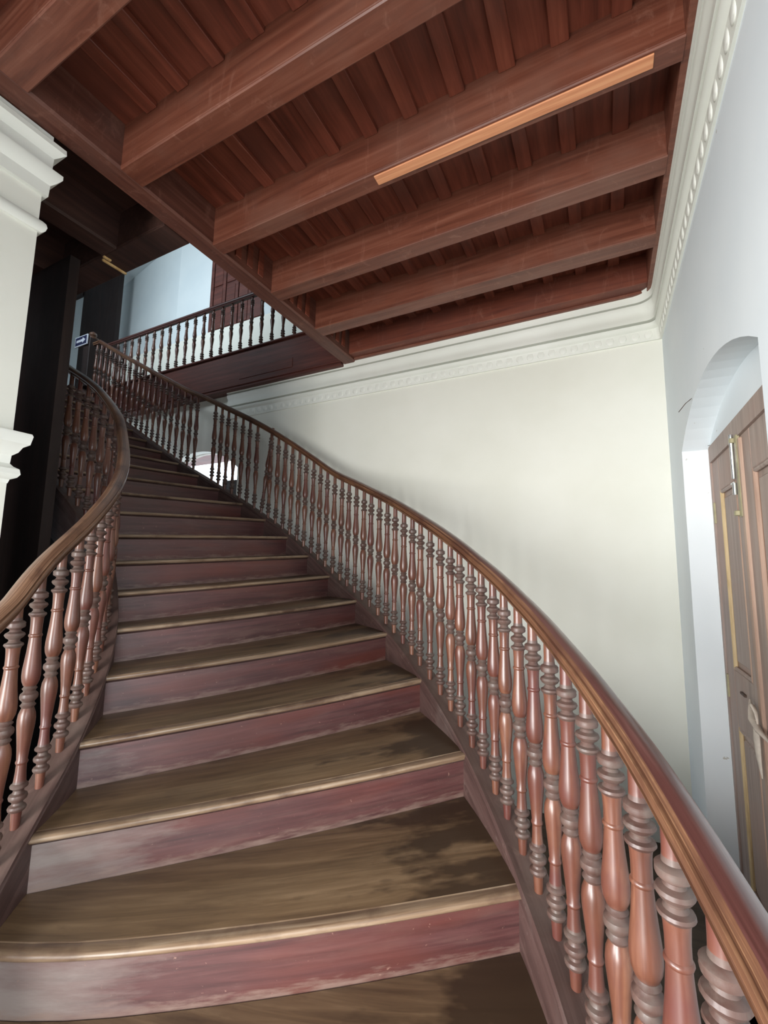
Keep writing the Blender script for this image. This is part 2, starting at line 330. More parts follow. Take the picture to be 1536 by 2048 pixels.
def arch_pts(u0, u1, zs, rise, n=16):
    c = (u1 - u0) / 2; R = (c * c + rise * rise) / (2 * rise); cz = zs + rise - R; a0 = math.asin(c / R)
    return [((u0 + u1) / 2 + R * math.sin(-a0 + 2 * a0 * i / n), cz + R * math.cos(-a0 + 2 * a0 * i / n)) for i in range(n + 1)]
def arch_wall(name, u0, u1, z0, z1, op, place, depth, mat):
    """wall sheet with one arched opening op=(ua,ub,zb,zs,rise); place(u,z,d) gives xyz, d=0 face, d=depth back."""
    ua, ub, zb, zs, rise = op; A = arch_pts(ua, ub, zs, rise)
    V, F = [], []
    def quad(*ps):
        o = len(V); V.extend(ps); F.append(tuple(range(o, o + len(ps))))
    for d in (0, depth):
        quad(place(u0, z0, d), place(ua, z0, d), place(ua, z1, d), place(u0, z1, d))
        quad(place(ub, z0, d), place(u1, z0, d), place(u1, z1, d), place(ub, z1, d))
        if zb > z0: quad(place(ua, z0, d), place(ub, z0, d), place(ub, zb, d), place(ua, zb, d))
        for i in range(len(A) - 1):
            quad(place(A[i][0], A[i][1], d), place(A[i + 1][0], A[i + 1][1], d), place(A[i + 1][0], z1, d), place(A[i][0], z1, d))
    loop = [(ua, zb)] + A + [(ub, zb)]
    for i in range(len(loop) - 1):
        quad(place(*loop[i], 0), place(*loop[i + 1], 0), place(*loop[i + 1], depth), place(*loop[i], depth))
    if zb > z0: quad(place(ua, zb, 0), place(ub, zb, 0), place(ub, zb, depth), place(ua, zb, depth))
    for a, b in (((u0, z0), (u1, z0)), ((u0, z1), (u1, z1)), ((u0, z0), (u0, z1)), ((u1, z0), (u1, z1))):
        quad(place(*a, 0), place(*b, 0), place(*b, depth), place(*a, depth))
    return obj(name, V, F, mat)
WIN = (-5.02, -3.70, 0.72, 1.08, 0.25)
wall_back = struct(arch_wall('wall_back', -7.4, XR + 0.5, FL, 2.2, WIN, lambda u, z, d: (u, YB + d, z), 0.16, 'wall'), 'off-white plastered wall behind the curved staircase')
DO = (1.61, 3.075, FL, 0.70, 0.2)
wall_right = struct(arch_wall('wall_right', -0.35, YB, FL, 2.2, DO, lambda u, z, d: (XR + d, u, z), 0.13, 'wall_r'), 'cool white wall with an arched door recess')
struct(obj('wall_right_recess', [(XR + .13, 1.4, .66), (XR + .13, 3.3, .66), (XR + .13, 3.3, 1.2), (XR + .13, 1.4, 1.2), (XR + .3, 1.4, .66), (XR + .3, 3.3, .66), (XR + .3, 3.3, 1.2), (XR + .3, 1.4, 1.2)],
           [(0, 1, 2, 3), (4, 7, 6, 5), (0, 4, 5, 1), (1, 5, 6, 2), (2, 6, 7, 3), (3, 7, 4, 0)], 'wall_r'), 'white lunette panel above the double door')
# right wall further towards the viewer, with a tall doorway that lets daylight in
struct(arch_wall('wall_right_near', -3.2, -0.35, FL, 2.2, (-1.8, -0.5, FL, 0.95, 0.2), lambda u, z, d: (XR + d, u, z), 0.25, 'wall_r'), 'white wall with a tall open doorway')
struct(arch_wall('wall_rear', -2.6, XR, FL, 2.2, (-1.95, -0.4, FL, 0.9, 0.2), lambda u, z, d: (u, -2.65 - d, z), 0.25, 'darkwood'), 'dark timber wall with the entrance doorway')  # unseen wall, kept dark to cut the light bounced onto the ceiling

# left pier: face x=-2.255, far end y=.897, with cornice and mid moulding
PX, PY = -2.255, .897
def pier_ring(name, prof, mat, parent=None):
    """moulding profile [(p,z)] run along the face and mitred round the far end."""
    V, F = [], []; n = len(prof)
    stations = [lambda p: (PX + p, -.25), lambda p: (PX + p, PY + p), lambda p: (PX - .5, PY + p)]
    for st in stations:
        for p, z in prof: x, y = st(p); V.append((x, y, z))
    for s in range(2):
        for i in range(n):
            j = (i + 1) % n; F.append((s * n + i, s * n + j, (s + 1) * n + j, (s + 1) * n + i))
    F += [tuple(range(n)), tuple(range(2 * n, 3 * n))]
    return obj(name, V, F, mat, parent, smooth=35)
wall_left = struct(box('wall_left', PX - .5, PX, -.25, PY, FL, 1.98, 'wall'), 'cream white pier wall with moulded capital')
t1 = struct(pier_ring('trim_1', [(-.02, 1.98), (.014, 1.98), (.014, 1.945), (.030, 1.94), (.054, 1.925), (.056, 1.90), (.040, 1.885), (.022, 1.868), (.020, 1.80), (.036, 1.80), (.053, 1.79), (.053, 1.77), (.036, 1.745), (.020, 1.728), (.018, 1.672), (.006, 1.668), (-.02, 1.668)], 'cornice', wall_left))
t2 = struct(pier_ring('trim_2', [(-.02, 1.545), (.012, 1.543), (.022, 1.532), (.026, 1.515), (.022, 1.498), (.012, 1.487), (-.02, 1.485)], 'cornice', wall_left))
t3 = struct(pier_ring('trim_3', [(-.02, .545), (.050, .540), (.054, .530), (.048, .492), (.030, .478), (.020, .455), (.004, .440), (.002, .405), (.012, .392), (.028, .382), (.032, .360), (.024, .346), (.006, .336), (.002, .32), (-.02, .32)], 'cornice', wall_left))

# cornices with their bead-and-egg row
def back_prof(s):
    return [(-.02, 2.03), (.085 * s, 2.03), (.085 * s, 2.0), (.080 * s, 1.99), (.076 * s, 1.948), (.020 * s, 1.946), (.020 * s, 1.936), (.072 * s, 1.934), (.072 * s, 1.926), (.066 * s, 1.905), (.056 * s, 1.89), (.054 * s, 1.85), (.060 * s, 1.835), (.062 * s, 1.803), (.008 * s, 1.801), (.008 * s, 1.789), (.052 * s, 1.787), (.052 * s, 1.778), (.040 * s, 1.76), (.024 * s, 1.75), (.014 * s, 1.668), (-.02, 1.668)]
bp = back_prof(1.0)
XEND = -3.86
def smooth_corner_cornice(name, prof_b, parent=None):
    """one moulding along the back wall, round the corner and along the right wall."""
    V, F = [], []; n = len(prof_b); st = []
    st.append(('b', XEND)); st.append(('b', XR - .22))
    for i in range(1, 8): st.append(('c', i / 8.0))
    st.append(('r', YB - .22)); st.append(('r', -2.6))
    for kind, a in st:
        for p, z in prof_b:
            if kind == 'b': V.append((a, YB - p, z))
            elif kind == 'r': V.append((XR - p * .8, a, z))
            else:
                r = max(0.0, (z - 1.70) / 0.3) * .10 + .02     # tighter radius low down, as in the photo
                q = p * (1 - .2 * a)
                ang = a * math.pi / 2
                cx, cy = XR - q - r, YB - q - r
                bx = cx + r * math.sin(ang); by = cy + r * math.cos(ang)
                V.append((bx, by, z))
    for s in range(len(st) - 1):
        for i in range(n):
            j = (i + 1) % n; F.append((s * n + i, s * n + j, (s + 1) * n + j, (s + 1) * n + i))
    m = (len(st) - 1) * n; F += [tuple(range(n)), tuple(range(m, m + n))]
    return obj(name, V, F, 'cornice', parent, smooth=40)
trim_4 = struct(smooth_corner_cornice('trim_4', bp), 'white moulded plaster cornice under the timber ceiling')
def egg_mesh():
    # a rounded drop, flat back at y=0, facing -y
    V, F = [], []; nx, nz = 8, 6
    outline = [(-.030, 0), (.030, 0), (.031, -.03), (.026, -.048), (.014, -.058), (0, -.061), (-.014, -.058), (-.026, -.048), (-.031, -.03)]
    n = len(outline)
    V += [(x, 0, z) for x, z in outline] + [(x * .92, -.007, z * .96 - .001) for x, z in outline] + [(x * .6, -.011, z * .7 - .006) for x, z in outline]
    for l in range(2):
        for i in range(n): j = (i + 1) % n; F.append((l * n + i, l * n + j, (l + 1) * n + j, (l + 1) * n + i))
    F.append(tuple(range(2 * n, 3 * n)))
    return mesh('egg_drop', V, F, 'cornice', smooth=50)
egg = egg_mesh()
x = XR - .085
while x > XEND + .05:
    inst('egg_drop', egg, trim_4, (x, YB - .012, 1.744)); x -= .0835
y = YB - .075
while y > 0.55:
    inst('egg_drop', egg, trim_4, (XR - .010, y, 1.744), rot=(0, 0, -math.pi / 2)); y -= .0835

# ------------------------------------------------------------------ timber ceiling
ceiling = struct(box('ceiling', -2.2, 0.6, -2.9, 3.58, ZD + .035, ZD + .06, 'ceil_y'), 'red-brown timber ceiling with heavy beams')
HX0, HX1 = -2.255, -2.12
XE = .378                     # wood edge at the right-hand cornice
# boards
bx0 = HX1
edges = [-.04 - .2285 * n - .037 for n in range(-2, 11)]
edges = sorted(e for e in edges if HX1 < e < XE) ; edges = [HX1] + edges + [XE + .05]
for a, b in zip(edges[:-1], edges[1:]):
    if b - a > .02: box('ceiling_board', a + .002, b - .002, -2.6, 3.56, ZD, ZD + .034, 'ceil_y', ceiling)
BEAMS = [(-1.05, -.92), (-.49, -.37), (.075, .2), (.632, .758), (1.155, 1.28), (1.743, 1.842), (2.281, 2.398), (2.829, 2.962)]
def beam_vf(x0, x1, y0, y1, z0, z1):
    c = .005
    prof = [(y0, z1), (y0, z0 + .020), (y0 - .003, z0 + .018), (y0 - .003, z0 + .011), (y0, z0 + .009), (y0, z0 + c), (y0 + c, z0), (y1 - c, z0), (y1, z0 + c), (y1, z0 + .009), (y1 + .003, z0 + .011), (y1 + .003, z0 + .018), (y1, z0 + .020), (y1, z1)]
    return prism(prof, x0, x1, lambda p, z, a: (a, p, z))
beam_objs = []
for y0, y1 in BEAMS:
    v, f = beam_vf(HX1 - .005, XE - .025, y0, y1, ZC, ZD + .03); beam_objs.append(obj('beam', v, f, 'beam', ceiling))
box('wall_plate', XE - .028, XE, -2.6, 3.50, ZC + .005, ZD + .02, 'beam', ceiling, .004)
box('wall_plate', HX1, XE, 3.375, 3.50, ZC + .03, ZD + .02, 'ceil', ceiling, .004)
box('edge_strip', HX1, XE, 3.472, 3.505, ZC + .012, ZC + .034, 'beam', ceiling, .003)
v, f = prism([(HX0, 2.41), (HX0, ZC + .012), (HX0 + .012, ZC), (HX1 - .012, ZC), (HX1, ZC + .012), (HX1, 2.41)], -2.6, 3.50, lambda p, z, a: (p, a, z))
header = obj('header_beam', v, f, 'header', ceiling)
# batten strips under the boards, one piece per bay
bays = [(BEAMS[i][1], BEAMS[i + 1][0]) for i in range(len(BEAMS) - 1)] + [(BEAMS[-1][1], 3.38)]
bat = {}
for (ya, yb) in bays:
    L = yb - ya
    key = round(L, 3)
    if key not in bat:
        v, f = box_vf(-.037, .037, 0, L, -.030, 0, .003); bat[key] = mesh('batten', v, f, 'ceil_y')
    for n in range(-2, 11):
        xr = -.04 - .2285 * n - .037
        if HX1 + .06 < xr < XE - .07:
            inst('batten', bat[key], ceiling, (xr + random.uniform(-.008, .008), ya, ZD))
# bare new lath nailed under the third beam seen
v, f = box_vf(-.98, .252, 1.756, 1.812, ZC - .007, ZC + .001, .002)
lath = obj('bare_lath', v, f, 'lath', ceiling)
# upright strips on the header's side in the back bays (the coffers' end panels)
for (ya, yb) in bays[5:]:
    for q in (.18, .42, .66):
        yy = ya + (yb - ya) * q
        box('end_batten', HX1, HX1 + .012, yy, yy + .05, ZC + .05, ZD - .005, 'ceil_y', ceiling, .003)

# coffers left of the header, in front of the stairwell
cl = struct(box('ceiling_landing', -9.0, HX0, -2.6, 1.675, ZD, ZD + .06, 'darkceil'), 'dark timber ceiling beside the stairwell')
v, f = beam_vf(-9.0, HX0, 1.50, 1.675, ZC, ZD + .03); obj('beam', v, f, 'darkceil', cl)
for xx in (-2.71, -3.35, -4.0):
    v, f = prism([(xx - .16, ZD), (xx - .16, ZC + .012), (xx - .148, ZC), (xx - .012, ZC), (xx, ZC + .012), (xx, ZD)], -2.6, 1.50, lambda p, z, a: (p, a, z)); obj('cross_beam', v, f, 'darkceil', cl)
v, f = box_vf(-2.90, -2.882, 1.515, 1.678, ZC - .012, ZC + .004, .004); obj('splinter', v, f, 'raw', cl)
v, f = box_vf(-2.865, -2.845, 1.50, 1.55, ZC - .010, ZC + .004, .004); obj('splinter', v, f, 'raw', cl)

# upper floor slab round the stairwell, with fascia
uf = struct(box('floor_upper', -9.2, 1.0, YB - .08, 6.2, 2.05, 2.41, 'fascia'), 'upper floor beyond the stairwell')
struct(box('floor_upper_hall', HX0, 1.0, -2.9, YB - .08, ZD + .07, 2.41, 'fascia'), 'upper floor over the timber ceiling')
struct(box('floor_upper_side', -9.2, HX0, -2.9, 1.68, ZD + .07, 2.41, 'fascia'), 'upper floor beside the stairwell')
struct(box('floor_upper_landing', -9.2, -6.58, 1.68, YB - .08, 2.2, 2.41, 'fascia'), 'landing at the head of the stairs')
fas = struct(box('trim_5', -6.58, HX0, 3.45, YB, 1.962, 2.405, 'fascia', None, .004), 'dark red-brown fascia board under the gallery balusters')
box('fascia_patch', -3.62, -2.86, 3.444, 3.451, 2.06, 2.165, 'fascia', fas, .003)
box('fascia_bead', -6.58, HX0, 3.436, 3.451, 1.99, 2.01, 'fascia', fas, .004)
box('fascia_cap', -6.58, HX0, 3.42, 3.52, 2.39, 2.412, 'fascia', fas, .006)

# dark partition beyond the pier and a near-black sheet painting the shade under the stairs
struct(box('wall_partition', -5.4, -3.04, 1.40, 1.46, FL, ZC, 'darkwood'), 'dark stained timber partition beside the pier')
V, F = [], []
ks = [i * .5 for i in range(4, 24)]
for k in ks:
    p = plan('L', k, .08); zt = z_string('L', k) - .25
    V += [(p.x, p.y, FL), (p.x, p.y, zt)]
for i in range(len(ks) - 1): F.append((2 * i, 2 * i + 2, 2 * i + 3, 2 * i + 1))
struct(obj('wall_understair', V, F, 'void'), 'near-black sheet painted as the shade under the stairs')
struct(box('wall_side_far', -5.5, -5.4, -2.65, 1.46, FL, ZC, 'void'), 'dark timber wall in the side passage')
struct(arch_wall('wall_left_near', -2.65, -.25, FL, 1.98, (-2.15, -.85, -1.1, .7, .2), lambda u, z, d: (PX - .02 - d, u, z), 0.1, 'darkwood'), 'dark timber wall with a made-up opening for the added left light')  # unseen opening added to let the left lamp through
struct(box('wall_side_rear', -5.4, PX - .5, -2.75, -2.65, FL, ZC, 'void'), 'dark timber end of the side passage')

# ------------------------------------------------------------------ arched window in the back wall
w1 = struct(obj('window_1', *box_vf(WIN[0] - .02, WIN[1] + .02, YB + .02, YB + .30, WIN[2] - .04, WIN[2] - .001, .005)[:2], 'wall'), 'arched window glowing white behind the stair balusters')
A = arch_pts(WIN[0], WIN[1], WIN[3], WIN[4])
loop = [(WIN[0], WIN[2])] + A + [(WIN[1], WIN[2])]
inner = []
cxm = (WIN[0] + WIN[1]) / 2
for (u, z) in loop: inner.append((cxm + (u - cxm) * .93, WIN[2] + .04 + (z - WIN[2]) * .93 if z > WIN[2] else WIN[2] + .04))
V = [(u, YB + .10, z) for u, z in loop] + [(u, YB + .10, z) for u, z in inner] + [(u, YB + .15, z) for u, z in loop] + [(u, YB + .15, z) for u, z in inner]
n = len(loop); F = []
for i in range(n):
    j = (i + 1) % n
    F += [(i, j, n + j, n + i), (2 * n + i, 3 * n + i, 3 * n + j, 2 * n + j), (n + i, n + j, 3 * n + j, 3 * n + i), (i, 2 * n + i, 2 * n + j, j)]
obj('window_frame', V, F, 'frame', w1)
0 and box('mullion', cxm - .02, cxm + .02, YB + .25, YB + .28, WIN[2] + .04, WIN[3] + WIN[4] - .03, 'frame', w1)
0 and box('glazing_bar', WIN[0] + .03, WIN[1] - .03, YB + .255, YB + .275, WIN[3] - .02, WIN[3] + .01, 'frame', w1)
obj('pane', [(u, YB + .12, z) for u, z in inner], [tuple(range(n))], 'glass', w1)
tag(box('wooden_block', -4.13, -3.88, YB + .18, YB + .28, WIN[2], .985, 'darkwood', None, .004), 'dark wooden block standing in the arched window behind the balusters', 'block')

# ------------------------------------------------------------------ double door in the right wall recess
XD = XR + .128
door = struct(box('door_1', XD, XD + .05, 3.045, 3.10, FL, .705, 'door'), 'faded brown panelled double door in the arched recess')
box('door_frame', XD, XD + .05, 1.80, 1.855, FL, .705, 'door', door)
box('door_frame', XD - .004, XD + .05, 1.855, 3.045, .612, .705, 'door', door)
def leaf(y0, y1, warm):
    lf = box('door_leaf', XD + .022, XD + .045, y0, y1, FL + .01, .613, 'door', door)
    st = .11
    for a, b in ((y0, y0 + st), (y1 - st - .03, y1)): box('stile', XD + .006, XD + .03, a, b, FL + .012, .612, 'door', lf, .004)
    zs = [(-1.76, -1.56), (-.79, -.51), (.43, .612)]
    for a, b in zs: box('rail', XD + .007, XD + .03, y0 + st, y1 - st - .03, a, b, 'door', lf, .003)
    for (a, b) in ((-1.56, -.79), (-.51, .43)):
        box('panel', XD + .013, XD + .03, y0 + st + .045, y1 - st - .075, a + .045, b - .045, 'door', lf, .008)
        box('panel_moulding', XD + .004, XD + .024, y1 - st - .052, y1 - st - .03, a, b, 'door_yellow' if not warm else 'door_warm', lf, .006)
        box('panel_moulding', XD + .004, XD + .024, y0 + st, y0 + st + .02, a, b, 'door_warm', lf, .006)
        box('panel_moulding', XD + .005, XD + .024, y0 + st, y1 - st - .03, b - .02, b, 'door', lf, .006)
        box('panel_moulding', XD + .005, XD + .024, y0 + st, y1 - st - .03, a, a + .02, 'door', lf, .006)
    return lf
lf1 = leaf(2.462, 3.04, False); lf2 = leaf(1.86, 2.458, True)
box('meeting_strip', XD - .006, XD + .02, 2.425, 2.468, FL + .012, .60, 'door_warm', lf2, .004)
for z in (.32, -.62): box('hinge', XD - .002, XD + .02, 3.03, 3.05, z - .06, z + .06, 'brass', lf1, .002)
# tower bolt
box('bolt_plate', XD - .010, XD + .006, 2.452, 2.486, .24, .62, 'brass', lf1, .003)
v, f, _ = lathe([(.008, 0), (.008, .16), (.0085, .161), (.0085, .21)], 10)
r1 = obj('bolt_rod', [(XD - .018 + a, 2.497 + b, .42 + c) for a, b, c in v], f, 'chrome', lf1, smooth=40)
v, f, _ = lathe([(.009, 0), (.009, .055)], 10)
obj('bolt_rod', [(XD - .018 + a, 2.495 + b, .345 + c) for a, b, c in v], f, 'chrome', lf1, smooth=40)
v, f, _ = lathe([(.004, 0), (.004, .05), (.006, .051), (.006, .056)], 8)
obj('bolt_knob', [(XD - .018 - a * .3, 2.50 + c, .405 + b) for a, b, c in v], f, 'chrome', lf1, smooth=40)
for z in (.60, .26): box('bolt_staple', XD - .026, XD, 2.484, 2.510, z - .012, z + .012, 'brass', lf1, .003)
box('latch_stub', XD - .004, XD + .010, 2.70, 2.77, -.60, -.588, 'iron', lf1, .002)
# the rag tied through the latch
def tube(pts, rad, seg=8):
    V, F = [], []
    for i, p in enumerate(pts):
        p = Vector(p); t = (Vector(pts[min(i + 1, len(pts) - 1)]) - Vector(pts[max(i - 1, 0)])).normalized()
        a = t.cross(Vector((0.3, 0.1, 1))).normalized(); b = t.cross(a)
        r = rad[i] if isinstance(rad, (list, tuple)) else rad
        for s in range(seg):
            an = 2 * math.pi * s / seg; V.append(tuple(p + a * r * math.cos(an) + b * r * .6 * math.sin(an)))
    for i in range(len(pts) - 1):
        for s in range(seg): F.append((i * seg + s, i * seg + (s + 1) % seg, (i + 1) * seg + (s + 1) % seg, (i + 1) * seg + s))
    F += [tuple(range(seg)), tuple(range((len(pts) - 1) * seg, len(pts) * seg))]
    return V, F
rg = empty('tied_rag', (XD - .01, 2.42, -.75), 'pale torn rag knotted through the door latch', 'rag')
k1 = XD - .012
for pts, rad in (([(k1, 2.56, -.575), (k1 - .012, 2.50, -.605), (k1 - .02, 2.45, -.635), (k1 - .016, 2.39, -.66), (k1, 2.33, -.68)], [.004, .012, .018, .016, .008]),
                 ([(k1 - .01, 2.45, -.63), (k1 - .014, 2.44, -.70), (k1 - .01, 2.45, -.78), (k1 - .006, 2.44, -.86)], [.016, .018, .015, .006]),
                 ([(k1 - .008, 2.50, -.60), (k1 - .016, 2.46, -.575), (k1 - .012, 2.43, -.60), (k1 - .012, 2.42, -.64)], [.006, .010, .010, .006]),
                 ([(k1 - .004, 2.51, -.71), (k1 - .012, 2.48, -.72), (k1 - .01, 2.45, -.74)], [.003, .005, .006])):
    v, f = tube(pts, rad); obj('rag_strip', v, f, 'rag', rg, smooth=60)
# nails and twig stuck in the plaster
for (a, b), lab in ((((XD - .03, 3.13, .715), (XD + .004, 3.02, .712)), 'thin iron nail sticking out at the top corner of the door'), (((XR - .05, 2.74, .845), (XR + .004, 2.66, .89)), 'bent iron hook stuck in the white wall beside the arch')):
    v, f = tube([a, ((a[0] + b[0]) / 2, (a[1] + b[1]) / 2, (a[2] + b[2]) / 2 + .008), b], .002, 6); tag(obj('iron_nail', v, f, 'iron'), lab, 'nail')

# ------------------------------------------------------------------ the staircase
stair = empty('curved_staircase', (-1.5, 1.6, FL), 'worn mahogany curved staircase with turned balusters and closed stringers', 'staircase')
NS = 12
RN = dict(RP); LN = dict(LP); RN[0] = (.02, .80); RN[-1] = (.14, .35); RN[-2] = (.19, -.1); RN[-3] = (.2, -.55)
BOW = {-3: .08, -2: .08, -1: .08, 0: .07, 1: .03, 2: .02, 3: .03, 4: .045, 5: .05, 6: .05, 7: .045, 8: .035, 9: .02}
def nose(k, t):               # t=0 left stringer, t=1 right stringer; a touch past both into the strings
    a, b = Vector(LN[k]), Vector(RN[k]); d = (b - a); L = d.length; d /= L
    tt = (-.012 / L) + t * (1 + .024 / L)
    fr = Vector((d.y, -d.x))
    off = BOW.get(k, 0.0) * 4 * t * (1 - t)
    if k == 1: off = .03 * math.sin(math.pi * t) - .03 * max(0, 1 - t / .25) ** 2
    p = a + d * (tt * L) + fr * off
    return p, zL(k) + (zR(k) - zL(k)) * tt, fr
for k in range(-3, 21):
    # tread with half-round nosing
    V, F, fm, uv = [], [], [], []; prof = None
    TH = .036
    for s in range(NS + 1):
        t = s / NS
        p, z, fr = nose(k, t); q, _, fr2 = nose(k + 1, t)
        dep = (q - p).length; bd = (q - p) / dep
        sec = [(dep + .02, -.0005, 0), (.042, 0, 0), (.039, -.002, 1), (.035, -.0005, 1), (.009, 0, 1), (.003, -.003, 1), (0, -.009, 1), (.001, -.015, 1), (.006, -.021, 1), (.014, -.022, 2), (.018, -.027, 2), (.024, -.033, 2), (.03, -.034, 0), (dep + .02, -TH, 0)]
        for u, dz, _ in sec:
            if u > .06: pt = p + bd * u
            else: pt = p - fr * u
            V.append((pt.x, pt.y, z + dz)); uv.append((t * 1.5, u * .8 + dz * 1.5 + k * 1.37))
    n = len(sec); mi = [0, 1, 1, 1, 1, 1, 1, 1, 1, 2, 2, 2, 0, 0]
    for s in range(NS):
        for i in range(n):
            j = (i + 1) % n; F.append((s * n + i, s * n + j, (s + 1) * n + j, (s + 1) * n + i)); fm.append(mi[i])
    F += [tuple(range(n)), tuple(range(NS * n, NS * n + n))]; fm += [0, 0]
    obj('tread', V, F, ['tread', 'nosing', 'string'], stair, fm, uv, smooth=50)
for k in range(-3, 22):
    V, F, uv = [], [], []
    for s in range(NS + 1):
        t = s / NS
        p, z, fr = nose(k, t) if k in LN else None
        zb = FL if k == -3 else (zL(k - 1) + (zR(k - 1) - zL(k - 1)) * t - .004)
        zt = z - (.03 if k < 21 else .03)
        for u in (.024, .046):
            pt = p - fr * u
            V += [(pt.x, pt.y, zb), (pt.x, pt.y, zt)]; uu = t * 1.5 + {2: .08, 3: .38, 4: .6, 5: .8}.get(k, 0 if k < 2 else 9 + k); uv += [(uu, 0), (uu, .17)]  # per-step shift sets how far the painted pale sheen reaches
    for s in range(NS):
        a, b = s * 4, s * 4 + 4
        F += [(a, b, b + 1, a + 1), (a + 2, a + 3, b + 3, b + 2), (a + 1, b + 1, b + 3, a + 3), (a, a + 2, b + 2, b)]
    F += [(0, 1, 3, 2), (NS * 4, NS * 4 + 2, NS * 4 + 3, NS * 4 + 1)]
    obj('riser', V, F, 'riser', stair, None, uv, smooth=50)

def sweep(name, side, ks, sec, zf, mats, parent, tang=True, smooth=40):
    """sec: (w, dz, material index of the strip from this point to the next)."""
    V, F, fm, uv = [], [], [], []; n = len(sec); L = 0; prev = None
    acc = [0]
    for i in range(n): acc.append(acc[-1] + math.hypot(sec[(i + 1) % n][0] - sec[i][0], sec[(i + 1) % n][1] - sec[i][1]))
    for k in ks:
        c = plan(side, k, .04); L += (c - prev).length if prev is not None else 0; prev = c
        for i, (w, dz, _) in enumerate(sec):
            p = plan(side, k, w); V.append((p.x, p.y, zf(k) + dz)); uv.append((L, acc[i]))
    for s in range(len(ks) - 1):
        for i in range(n):
            j = (i + 1) % n; F.append((s * n + i, s * n + j, (s + 1) * n + j, (s + 1) * n + i)); fm.append(sec[i][2])
    m = (len(ks) - 1) * n; F += [tuple(range(n)), tuple(range(m, m + n))]; fm += [0, 0]
    return obj(name, V, F, mats, parent, fm, uv, smooth=smooth)
kk = [-3.4 + .125 * i for i in range(int((20.9 + 3.4) / .125) + 1)]
SEC = [(0, -.34, 0), (0, -.030, 0), (-.004, -.026, 0), (-.005, -.018, 0), (-.001, -.013, 0), (-.001, -.010, 0), (-.004, -.006, 0), (-.002, 0, 1), (.010, 0, 1), (.092, 0, 1), (.096, -.006, 0), (.096, -.34, 0)]
for side in 'RL':
    sweep('stringer', side, kk, SEC, lambda k, s=side: z_string(s, k), ['string', 'cap'], stair)
# soffit under the steps
V, F = [], []
for k in kk[::4]:
    a, b = plan('L', k, .05), plan('R', k, .05)
    V += [(a.x, a.y, max(FL + .003, z_string('L', k) - .3)), (b.x, b.y, max(FL + .003, z_string('R', k) - .3)), (a.x, a.y, max(FL + .02, z_string('L', k) - .285)), (b.x, b.y, max(FL + .02, z_string('R', k) - .285))]
m = len(V) // 4
for i in range(m - 1):
    a, b = i * 4, i * 4 + 4; F += [(a, a + 1, b + 1, b), (a + 2, b + 2, b + 3, a + 3), (a, b, b + 2, a + 2), (a + 1, a + 3, b + 3, b + 1)]
F += [(0, 2, 3, 1), (m * 4 - 4, m * 4 - 3, m * 4 - 1, m * 4 - 2)]
obj('soffit', V, F, 'darkwood', stair)

# handrails: moulded section, dark rounded top, worn grooved side towards the steps
RS = [(.018, 0, 1), (.012, .006, 1), (.007, .014, 1), (.020, .017, 1), (.020, .021, 1), (.005, .024, 1), (.002, .034, 1), (.004, .042, 1), (.014, .044, 0), (.014, .047, 1), (.010, .049, 1), (.020, .055, 0), (.034, .061, 0), (.048, .062, 0), (.062, .059, 0), (.074, .052, 0), (.082, .043, 0), (.084, .034, 0), (.080, .026, 0), (.074, .022, 0), (.074, .018, 0), (.078, .013, 0), (.074, .005, 0), (.068, 0, 0)]
RS = [((w - .044) * .66 + .037, z * .95, m) for w, z, m in RS]
krail = [-3.4 + .125 * i for i in range(int((19.9 + 3.4) / .125) + 1)]
rail_r = sweep('handrail', 'R', krail, RS, lambda k: z_rail('R', k), ['rail_top', 'rail_side'], stair, smooth=28)
rail_l = sweep('handrail', 'L', krail, [((w - .037) * 1.15 + .037, z, m) for w, z, m in RS], lambda k: z_rail('L', k), ['rail_left', 'rail_left'], stair, smooth=28)

# turned balusters: profile for a unit-length piece of .78 m
BL = .78
def P_(px, hw): return (hw / 75 * .0250, (1870 - px) / 1790 * BL)
prof_px = [(1872, 36), (1750, 44), (1745, 58), (1735, 70), (1722, 74), (1708, 66), (1698, 46), (1684, 42), (1674, 50), (1660, 70), (1644, 76), (1628, 70), (1616, 48), (1604, 42), (1594, 42), (1586, 52), (1574, 70), (1562, 72), (1552, 64), (1545, 52), (1530, 49), (1470, 43), (1412, 41), (1404, 48), (1396, 51), (1388, 48), (1380, 43), (1300, 50), (1200, 62), (1130, 71), (1085, 73), (1045, 68), (1012, 54), (1000, 48), (992, 54), (980, 64), (968, 52), (958, 47), (946, 56), (932, 71), (914, 74), (896, 70), (884, 54), (874, 47), (866, 53), (856, 62), (848, 53), (840, 48), (832, 55), (800, 70), (760, 76), (715, 75), (660, 68), (580, 58), (500, 51), (468, 49), (462, 55), (454, 58), (446, 55), (440, 49), (380, 49), (330, 52), (310, 56), (302, 66), (292, 74), (280, 70), (272, 50), (258, 40), (248, 44), (236, 64), (218, 77), (204, 70), (192, 46), (180, 39), (172, 46), (162, 68), (150, 72), (140, 70), (128, 72), (118, 62), (112, 46), (90, 43), (60, 42), (0, 42), (-110, 42)]
def ring(px): return 1 if (1745 >= px >= 1545) or (1005 >= px >= 836) or (310 >= px >= 112) else 0
v, f, fm = lathe([P_(a, b) for a, b in prof_px], 20, [ring(prof_px[i][0]) for i in range(len(prof_px) - 1)])
BAL = mesh('baluster', v, f, ['bal', 'bal_dust'], fm, None, 32)
def add_bal(side, k, w, parent, lean=None):
    p = plan(side, k, w); zb = z_string(side, k) - .004; zt = z_rail(side, k) - .026
    s = (zt - zb) / (BL * 1870 / 1790)
    o = inst('baluster', BAL, parent, (p.x, p.y, zb), (1, 1, s), lean or (0, 0, random.uniform(0, 6.28)))
    return o
